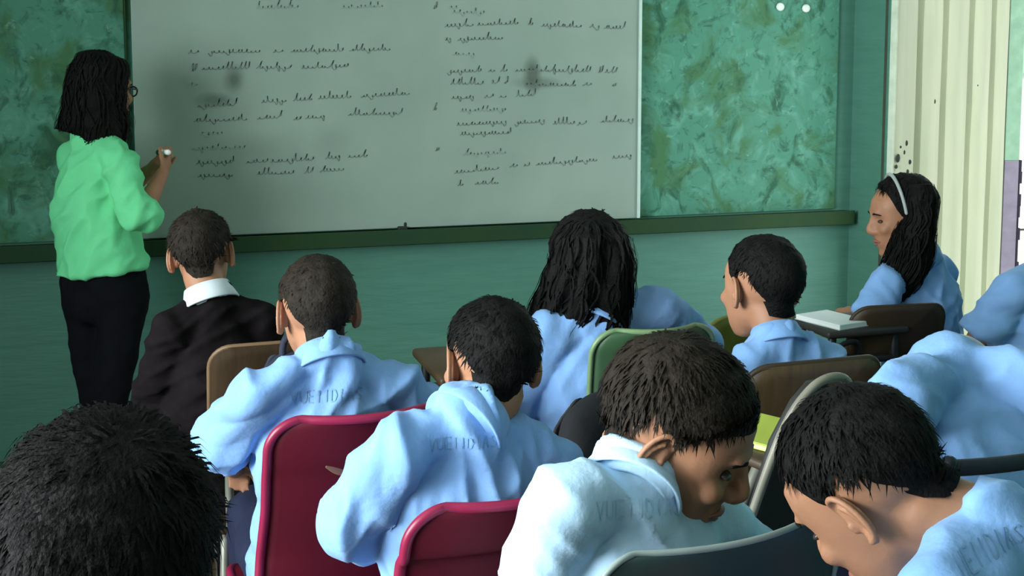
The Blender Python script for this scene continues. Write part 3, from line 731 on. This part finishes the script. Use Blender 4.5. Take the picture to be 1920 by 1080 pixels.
def backpack(label, c, yaw, sx, sy, sz, m, trim, group=None):
    c = V(c); root = empty('backpack', c - V((0, 0, sz)), math.radians(yaw), label, 'bag', group)
    bm = bmesh.new(); rings = []
    for z, k in ((0, .7), (.03, .92), (.2, 1), (.5, 1), (.75, .95), (.9, .8), (.97, .55), (1, .25)):
        rings.append(ell(V((0, 0, z * sz * .999)), V((1, 0, 0)), V((0, 1, 0)), sx / 2 * k, sy / 2 * k, 28, 3.2))
    loft(bm, rings); me = union(bm, .01, 3); wrinkle(me, .008, sx * 9); link('bag_body', me, m, root)
    bm = bmesh.new(); arc = [(sx / 2 * .86 * math.cos(a), -sy * .46, sz * (.36 + .58 * math.sin(a))) for a in [PI * i / 16 for i in range(17)]]
    tube(bm, [(arc[0][0], arc[0][1], .08)] + arc + [(arc[-1][0], arc[-1][1], .08)], .0055, 2, 8); obj('piping', bm, trim, root)
    bm = bmesh.new(); box(bm, (-sx * .32, -sy * .62, sz * .12), (sx * .32, -sy * .40, sz * .48), .02); obj('front_pocket', bm, m, root)
    bm = bmesh.new(); tube(bm, [(-.04, 0, sz * .98), (-.03, 0, sz + .035), (.03, 0, sz + .035), (.04, 0, sz * .98)], .008, 4, 8); obj('carry_handle', bm, m, root)
    for s in (-1, 1):
        bm = bmesh.new(); tube(bm, [(s * .05, sy * .45, sz * .93), (s * .07, sy * .75, sz * .7), (s * .08, sy * .6, sz * .3), (s * .09, sy * .42, sz * .1)], .016, 4, 8, .3); obj('shoulder_strap', bm, m, root)
    return root

# ---------------------------------------------------------------- who and what is where
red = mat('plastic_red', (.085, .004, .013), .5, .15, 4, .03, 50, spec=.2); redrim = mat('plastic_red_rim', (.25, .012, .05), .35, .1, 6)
brown = mat('plywood_brown', (.036, .021, .010), .7, .2, 9, .05, 60, stretch=(8, 1, 1), spec=.12); tan = mat('edge_tan', (.17, .10, .05), .5)
brown2 = mat('plywood_olive_brown', (.075, .045, .016), .5, .2, 9, .05, 60, stretch=(8, 1, 1)); dkb = mat('plywood_dark_brown', (.045, .028, .014), .5, .2, 9)
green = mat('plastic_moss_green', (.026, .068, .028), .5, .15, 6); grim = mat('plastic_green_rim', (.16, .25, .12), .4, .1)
slate = mat('plastic_slate', (.034, .058, .054), .4, .12, 5); srim = mat('slate_rim_lit', (.30, .36, .34), .35, .1)  # rim colour carries the light on the chair edge
yellow = mat('painted_yellow_wood', (.22, .18, .02), .5, .2, 8)
blk = mat('bag_black', (.014, .014, .017), .8, .2, 30, .2, 80); piping = mat('bag_piping_grey', (.34, .34, .30), .5); bnavy = mat('bag_navy', (.02, .022, .04), .8, .2, 30, .2, 80)

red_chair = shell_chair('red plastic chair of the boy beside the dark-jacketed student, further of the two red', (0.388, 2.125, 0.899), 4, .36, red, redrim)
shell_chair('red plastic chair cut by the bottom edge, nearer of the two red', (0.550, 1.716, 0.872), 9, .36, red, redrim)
shell_chair('dark slate plastic chair with rim coloured as if lit in the foreground', (0.689, 1.273, 0.969), 12, .38, slate, srim, rr=.0042, rc=.045)
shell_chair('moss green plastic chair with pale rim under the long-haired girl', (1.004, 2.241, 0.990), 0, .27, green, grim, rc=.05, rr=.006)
panel_chair('brown plywood chair with tan edge behind the dark-jacketed student', (0.294, 2.722, 0.903), 2, .31, brown, tan)
panel_chair('olive brown plywood chair of the short-haired boy in the middle right', (1.218, 1.984, 0.971), 2, .30, brown2, dkb)
panel_chair('dark brown plywood chair of the girl with headband by the door', (2.050, 2.925, 0.840), -5, .29, dkb, dkb, ph=.16)
panel_chair('yellow painted chair standing empty ahead of the short-haired boy', (1.429, 2.701, 0.906), 35, .27, yellow, mat('yellow_edge', (.30, .27, .06), .5), tubem=BLACKT())

# J's chair: black frame with an open gap between two rails
def rail_chair(label, top, yaw, w):
    bh = top[2]; yaw = math.radians(yaw); root = empty('school_chair', at_top(top, yaw, -.07, bh), yaw, label, 'chair')
    m = mat('frame_blue_black', (.012, .016, .028), .4)
    for zc in (bh - .012, bh - .098):
        bm = bmesh.new(); tube(bm, [(-w / 2, -.07 + (bh - zc) * .2, zc), (-w / 4, -.085 + (bh - zc) * .2, zc), (w / 4, -.085 + (bh - zc) * .2, zc), (w / 2, -.07 + (bh - zc) * .2, zc)], .013, 4, 8); obj('back_rail', bm, m, root)
    for s in (-1, 1):
        bm = bmesh.new(); tube(bm, [(s * w / 2, -.07, bh - .004), (s * w / 2, -.02, .65), (s * w / 2, .02, .43)], .013, 4, 8); obj('back_post', bm, m, root)
    bm = bmesh.new(); box(bm, (-w / 2, .03, .44), (w / 2, .40, .456), .007); obj('seat', bm, dkb, root)
    leg_set(root, w, m)
rail_chair('blue-black metal chair with two open back rails at the right edge', (1.290, 1.478, 0.963), 4, .36)
# bare tube hoop chair with padded back and a writing tablet
tc = (0.974, 1.585, 1.066); yw = math.radians(14); root = empty('school_chair', at_top(tc, yw, -.06, tc[2]), yw, 'tubular hoop-backed chair with dark padded back and lime folder on its tablet', 'chair')
hp = tc[2]
bm = bmesh.new(); tube(bm, [(-.115, .06, hp - .42), (-.095, .0, hp - .24), (-.060, -.035, hp - .085), (-.025, -.055, hp - .018), (.02, -.06, hp - .002), (.06, -.055, hp - .022), (.11, -.035, hp - .10), (.13, .0, hp - .25), (.135, .06, hp - .42)], .0072, 6, 10)
obj('back_hoop', bm, mat('hoop_tan_steel', (.25, .23, .18), .4, .15), root)
bm = bmesh.new(); rr_ = []
for z, a in ((-.30, .09), (-.24, .10), (-.10, .075), (-.04, .045), (-.015, .015)): rr_.append(ell(V((.012, -.035 - z * .0 + (-z) * .2, hp + z)), V((1, 0, 0)), V((0, 1, 0)), a, .014, 20, 3))
loft(bm, rr_); obj('back_pad', bm, mat('pad_dark_grey', (.022, .022, .020), .7, .2), root)
bm = bmesh.new(); box(bm, (-.17, .03, .44), (.17, .40, .458), .007); obj('seat', bm, dkb, root)
leg_set(root, .34, STEEL())
tb = (0.988, 1.754, 0.916); lc = Matrix.Rotation(-yw, 3, 'Z') @ (V(tb) - root.location)
bm = bmesh.new(); box(bm, (lc.x - .09, lc.y - .10, lc.z - .018), (lc.x + .10, lc.y + .12, lc.z - .001), .006); obj('writing_tablet', bm, dkb, root)
bm = bmesh.new(); tube(bm, [(-.13, .12, .43), (-.13, lc.y, .60), (lc.x, lc.y + .02, lc.z - .02)], .010, 4, 8); obj('tablet_support', bm, STEEL(), root)
fo = empty('folder', (tb[0], tb[1], tb[2] + .0), yw + .25, 'bright lime folder lying half open beside the hoop-backed chair', 'folder')
lime = mat('lime_plastic', (.55, .70, .08), .4, .08); limed = mat('lime_plastic_inner', (.30, .36, .05), .5)
bm = bmesh.new(); box(bm, (-.055, -.06, 0), (.035, .06, .006), .002); obj('lower_cover', bm, lime, fo, False)
bm = bmesh.new(); box(bm, (-.055, -.06, 0), (.035, .06, .004), .001, Matrix.Translation((-.055, 0, .006)) @ Matrix.Rotation(-.22, 4, 'Y') @ Matrix.Translation((.055, 0, 0))); obj('upper_cover', bm, limed, fo, False)
bm = bmesh.new(); tube(bm, [(-.055, -.062, .004), (.037, -.062, .004)], .005, 1, 8, smooth=False); tube(bm, [(-.057, -.062, .004), (-.057, .06, .004)], .005, 1, 8, smooth=False); obj('bound_edge', bm, mat('lime_edge', (.75, .88, .22), .35), fo)

school_desk('brown desk whose left end shows beside the boy on the nearer red chair', (0.833, 2.770, 0.825), 0, .40, .30, mat('desk_brown', (.075, .045, .022), .5, .2, 9))
school_desk('dark desk under the white paper beside the girl with headband', (1.934, 3.028, 0.786), 0, .26, .22, mat('desk_dark', (.035, .032, .028), .5, .2, 9))
pb = (1.883, 3.025, 0.811); bm = bmesh.new(); box(bm, (-.062, -.085, 0), (.062, .085, .014), .002); n_ = empty('notebook', (pb[0], pb[1], (1.934, 3.028, 0.786)[2] + .001), .25, 'white notebook lying on the dark desk by the girl with headband', 'notebook')
obj('pages', bm, mat('paper_white', (.82, .86, .84), .7, .02), n_, False); bm = bmesh.new(); box(bm, (-.064, -.087, -.0008), (.064, .087, .0012)); obj('cover', bm, mat('cover_pale', (.55, .62, .6), .6), n_, False)

backpack('black backpack with grey piping hanging on the moss green chair', (0.847, 2.092, 0.915), 20, .25, .13, .34, blk, piping)
backpack('dark navy backpack with pale piping hung on the brown plywood chair', (0.323, 2.608, 0.908), 0, .20, .11, .30, bnavy, piping)
backpack('black backpack at the side of the girl with headband', (1.857, 2.897, 0.719), 15, .22, .14, .34, blk, blk)

blackj = mat('jacket_dark_brown', (.0115, .009, .010), .95, .2, 20, .1, 100, spec=.04)
white = mat('collar_white', (.62, .68, .72), .8, .05); mint = mat('blouse_mint', (.16, .68, .31), .75, .05, 10, .1, 90, spec=.2)
pale = mat('shirt_blue_lit', (.52, .74, .94), .85, .05, 14, .12, 90, spec=.15)  # uniform blue made paler: strong daylight put into the colour
bpants = mat('trousers_black', (.006, .0065, .008), .9, .2, spec=.05)

A = person('person', 'student in dark jacket with white collar seated by the teacher', dict(head=(0.140, 3.028, 1.064), neck=(0.152, 2.972, 0.967), shL=(0.067, 2.928, 0.902), shR=(0.264, 2.983, 0.898), pelvis=(0.160, 3.015, 0.498), yaw=4), .93, (-12, 8, -5), .95, style='short', seed=2, top=blackj, legs=bpants, sleeve='long', collar_m=white, strands=1200, top_name='jacket', hairm=HAIR2())
Bp = person('person', 'blue-shirted boy on the further red chair, back to us', dict(head=(0.324, 2.360, 1.050), neck=(0.332, 2.296, 0.961), shL=(0.196, 2.269, 0.907), shR=(0.465, 2.312, 0.902), pelvis=(0.344, 2.431, 0.476), elL=(0.129, 2.403, 0.784), wrL=(0.178, 2.607, 0.666), elR=(0.573, 2.424, 0.778), wrR=(0.598, 2.611, 0.634), yaw=3), .96, (5, 3, 0), 1.0, seed=3, sleeve='short', thick=.009, strands=1500, slen=.013, hairm=HAIR2(), wr_amp=.014, vox=.006)
C = person('person', 'blue-shirted boy on the nearer red chair, ear showing at left', dict(head=(0.555, 1.941, 1.028), neck=(0.501, 1.876, 0.956), shL=(0.371, 1.849, 0.924), shR=(0.642, 1.908, 0.868), pelvis=(0.515, 2.021, 0.470), elL=(0.314, 1.905, 0.792), wrL=(0.419, 2.114, 0.676), elR=(0.743, 2.018, 0.710), wrR=(0.734, 2.219, 0.597), yaw=8), .99, (8, 10, 5), 1.02, seed=4, sleeve='long', thick=.009, strands=1800, slen=.02, wr_amp=.012, vox=.006)
D = person('person', 'boy bent sideways in blue shirt coloured pale for bright light, face turned in profile to the right', dict(head=(0.672, 1.455, 1.051), neck=(0.599, 1.440, 0.988), shL=(0.501, 1.406, 0.984), shR=(0.734, 1.494, 0.899), pelvis=(0.659, 1.571, 0.512), elL=(0.482, 1.480, 0.835), wrL=(0.611, 1.667, 0.686), elR=(0.876, 1.607, 0.786), wrR=(0.912, 1.734, 0.702), yaw=-5), 1.10, (-122, 30, 6), 1.0, seed=5, style='fringe', thick=.009, strands=2400, slen=.026, vox=.0055, wr_amp=.009, top=pale, sleeve='mid', hairm=HAIR2())
E_ = person('person', 'boy bowed low at the lower right corner, nape and ear towards us', dict(head=(0.777, 1.162, 1.063), neck=(0.871, 1.077, 1.031), shL=(0.753, 0.994, 1.001), shR=(1.011, 1.122, 0.963), pelvis=(0.954, 1.068, 0.678), yaw=20), 1.0, (26, 47, -14), 1.0, seed=6, collar=False, style='short', thick=.009, strands=2600, slen=.022, vox=.0055, wr_amp=.010)
F = person('person', 'tousled black-haired head looming at the lower left corner', dict(head=(-0.039, 1.100, 1.101), neck=(-0.038, 1.051, 1.037), shL=(-0.138, 1.037, 1.018), shR=(0.064, 1.076, 0.974), pelvis=(-0.051, 1.078, 0.655), yaw=5), 1.06, (10, 10, 0), 1.0, seed=7, style='short', thick=.017, strands=4500, slen=.024, lift=.35, vox=.008)
G = person('person', 'girl with long loose dark hair seated on the moss green chair', dict(head=(0.933, 2.472, 1.088), neck=(0.917, 2.415, 0.992), shL=(0.814, 2.400, 0.956), shR=(1.074, 2.430, 0.993), pelvis=(0.973, 2.502, 0.483), elR=(1.244, 2.543, 0.860), wrR=(1.283, 2.679, 0.771), yaw=4), 1.04, (10, 10, -8), 1.0, seed=8, style='long', strands=600, vox=.007)
H = person('person', 'short-haired boy on the olive brown chair, left ear showing', dict(head=(1.217, 2.226, 1.069), neck=(1.217, 2.163, 0.973), shL=(1.127, 2.133, 0.924), shR=(1.327, 2.156, 0.923), pelvis=(1.293, 2.204, 0.580), yaw=6), .95, (10, 6, 3), .85, seed=9, strands=1500, slen=.014, thick=.010, vox=.007)
I = person('person', 'girl with pale headband and long ponytail sitting in profile by the door', dict(head=(2.175, 3.131, 1.072), neck=(2.242, 3.139, 0.939), shL=(2.077, 3.057, 0.884), shR=(2.348, 3.184, 0.876), pelvis=(2.225, 3.116, 0.472), elL=(2.007, 3.027, 0.784), wrL=(2.045, 3.203, 0.769), yaw=40), 1.02, (72, 14, 0), .95, seed=10, style='long', strands=500, vox=.0075, sleeve='short')
Jp = person('person', 'blue-shirted student slumped forward with head hidden, on the open-railed chair', dict(head=(1.525, 2.000, 0.817), neck=(1.388, 1.849, 0.983), shL=(1.225, 1.750, 0.967), shR=(1.495, 1.742, 0.971), pelvis=(1.391, 1.696, 0.532), yaw=6), 1.0, (5, 70, 0), 1.12, seed=11, vox=.0075, wr_amp=.011, collar_m=white)
K = person('person', 'student cut off by the right edge, only the blue left sleeve in view', dict(head=(2.386, 2.710, 1.073), neck=(2.345, 2.670, 0.975), shL=(2.173, 2.634, 0.934), shR=(2.541, 2.689, 0.925), pelvis=(2.344, 2.638, 0.465), elL=(2.092, 2.666, 0.798), wrL=(2.273, 2.808, 0.677), yaw=0), 1.02, (5, 5, 0), 1.05, seed=12, vox=.0075, strands=800)
T = person('person', 'standing teacher in a mint green blouse and black trousers by the whiteboard', dict(head=(-0.109, 4.246, 1.432), neck=(-0.133, 4.215, 1.270), shL=(-0.198, 4.291, 1.202), shR=(-0.061, 4.081, 1.204), pelvis=(-0.118, 4.160, 0.789), elR=(-0.001, 4.003, 1.036), wrR=(0.073, 4.140, 1.159), elL=(-0.037, 4.398, 1.090), wrL=(0.041, 4.297, 1.160), knL=(-0.149, 4.158, 0.382), knR=(-0.113, 4.066, 0.405), anL=(-0.167, 4.163, 0.066), anR=(-0.131, 4.069, 0.078), yaw=-38, palmL=(.4, -.3, .6), palmR=(-.3, .6, .5)), 1.06, (-54, 6, 0), 1.08, seed=13, style='long', strands=500, vox=.0065, top=mint, legs=bpants, sleeve='mid', standing=True, lk=.84, collar=False, top_name='blouse', curl=1.0, wr_amp=.012)
RT = V((.956, -.292, 0)); FW = V((.29, .94, -.19))
def hrings(spec, z, dz=0):
    out = []
    for v, u0, u1, dep in spec:
        c = Wf((u0 + u1) / 2, v, z); out.append((c, RT, (u1 - u0) / 2 * z / 2300, dep))
    return out
def Wf(u, v, z):
    th = math.atan(230 / 2300); yw = math.radians(17)
    f = V((math.sin(yw) * math.cos(th), math.cos(yw) * math.cos(th), -math.sin(th))); r = V((math.cos(yw), -math.sin(yw), 0)); p = r.cross(f)
    return V((0, 0, 1.55)) + (f + r * ((u - 960) / 2300) - p * ((v - 330) / 2300)) * z
hair_mass(hrings([(96, 170, 208, .03), (108, 145, 230, .07), (130, 134, 240, .095), (158, 127, 236, .095), (195, 121, 235, .085), (230, 113, 240, .065), (262, 108, 235, .04), (270, 110, 215, .02)], 3.97), 3, HAIR(), T['root'], T['base'], grooves=.06, strands=260, tips=.02)
hair_mass(hrings([(410, 1085, 1132, .03), (424, 1062, 1155, .07), (450, 1042, 1174, .10), (495, 1032, 1184, .105), (540, 1018, 1182, .09), (585, 1003, 1178, .07), (630, 992, 1160, .05), (665, 1002, 1140, .035), (690, 1020, 1105, .015)], 2.62), 5, HAIR(), G['root'], G['base'], grooves=.22, strands=420, tips=.08)
hair_mass(hrings([(345, 1700, 1745, .05), (375, 1690, 1756, .075), (410, 1694, 1752, .07), (440, 1680, 1752, .06), (475, 1668, 1748, .055), (510, 1655, 1728, .045), (545, 1650, 1705, .03), (565, 1658, 1690, .012)], 3.60), 8, HAIR(), I['root'], I['base'], name='ponytail', grooves=.14, strands=400, tips=.03)
# headband, glasses, marker
bm = bmesh.new(); tube(bm, [I['HM'] @ (CTR + V((.086 * math.cos(a), .022, .094 * math.sin(a)))) for a in [math.radians(-8 + 196 * i / 20) for i in range(21)]], .0052, 2, 8, 1.0)
obj('headband', bm, mat('headband_grey_white', (.34, .37, .35), .5), I['root'], off=I['base'])
bm = bmesh.new(); Hm = T['HM']
for s in (-1, 1):
    tube(bm, [Hm @ V((s * .031 + .020 * math.cos(a), .094, .002 + .015 * math.sin(a))) for a in [2 * PI * i / 16 for i in range(17)]], .0028, 1, 6, roundcap=False)
    tube(bm, [Hm @ V((s * .050, .095, .008)), Hm @ V((s * .078, .06, .008)), Hm @ V((s * .082, -.01, .006))], .0028, 2, 6)
tube(bm, [Hm @ V((-.011, .097, .004)), Hm @ V((.011, .097, .004))], .0026, 1, 6, smooth=False)
obj('glasses', bm, mat('glasses_black', (.012, .012, .014), .35), T['root'], off=T['base'])
mk = (0.084, 4.175, 1.220); mk_o = empty('marker_pen', mk, 0, 'short white marker pen held in the hands of the teacher', 'marker')
bm = bmesh.new(); tube(bm, [(-.012, .03, .004), (.010, -.026, .008)], .0095, 1, 12, smooth=False); obj('barrel', bm, mat('marker_white', (.85, .88, .85), .35), mk_o)
bm = bmesh.new(); tube(bm, [(-.012, .03, .004), (-.019, .048, .003)], .010, 1, 12, smooth=False); obj('cap', bm, mat('marker_cap_black', (.02, .02, .02), .35), mk_o)
# print across the backs of the shirts
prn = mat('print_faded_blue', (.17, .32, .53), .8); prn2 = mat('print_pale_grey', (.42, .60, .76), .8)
pj = (.28, .94, -.15)
lettering(C, 'VUEIIDIAS', (0.418, 1.805, 0.934), (.956, -.29, .03), (0, 0, 1), .019, prn, .0010, pj)
lettering(Bp, 'VUEIIDIAS', (0.239, 2.172, 0.914), (.956, -.29, .05), (0, 0, 1), .023, prn, .0013, pj)
lettering(D, 'VUEIIDIAS', (0.524, 1.357, 0.982), (.956, -.29, -.08), (0, 0, 1), .021, prn2, .0012, pj)
lettering(E_, 'UEIIDIAS', (0.759, 0.975, 1.039), (.92, -.29, .2), (-.2, 0, 1), .019, prn, .0010, pj)
# chairs under the two nearest students and at the right edge, whose tops stay below the frame or outside it
def under(info, yaw, m, label):
    b = info['base']; f = info['fwd']; top = b - f * .21; shell_chair(label, (top.x, top.y, .80), yaw, .36, m, m, rr=.007)
under(F, 5, mat('plastic_grey_blue', (.08, .10, .13), .45), 'grey-blue plastic chair under the tousled boy at the lower left corner')
under(E_, 20, mat('plastic_charcoal', (.05, .05, .055), .45), 'charcoal plastic chair under the bowed boy at the lower right corner')
under(K, 0, mat('plastic_dark_brown', (.06, .04, .03), .45), 'dark brown chair of the student cut off by the right edge')
# worn scuff on the back of the first red chair
sp = (0.329, 2.175, 0.798); yw = math.radians(4); lp = Matrix.Rotation(-yw, 3, 'Z') @ (V(sp) - red_chair.location)
me = [c for c in red_chair.children if c.name.startswith('seat_shell')][0].data
bv = BVHTree.FromPolygons([v.co.copy() for v in me.vertices], [p.vertices[:] for p in me.polygons]); bm = bmesh.new()
hits = []
for i in range(9):
    t = i / 8 - .5; h = bv.ray_cast(V((lp.x + t * .045, -.5, lp.z - t * .022)), V((0, 1, 0)))
    if h[0] is not None: hits.append(h[0] + V((0, -.0008, 0)))
if len(hits) > 2: tube(bm, hits, [.0025 + .005 * math.sin(PI * i / (len(hits) - 1)) for i in range(len(hits))], 1, 8, flat=.25, ref=(0, 0, 1), smooth=False)
sc_o = obj('worn_scuff', bm, mat('scuff_tan', (.22, .10, .075), .7), red_chair); sc_o['label'] = 'tan worn scuff'
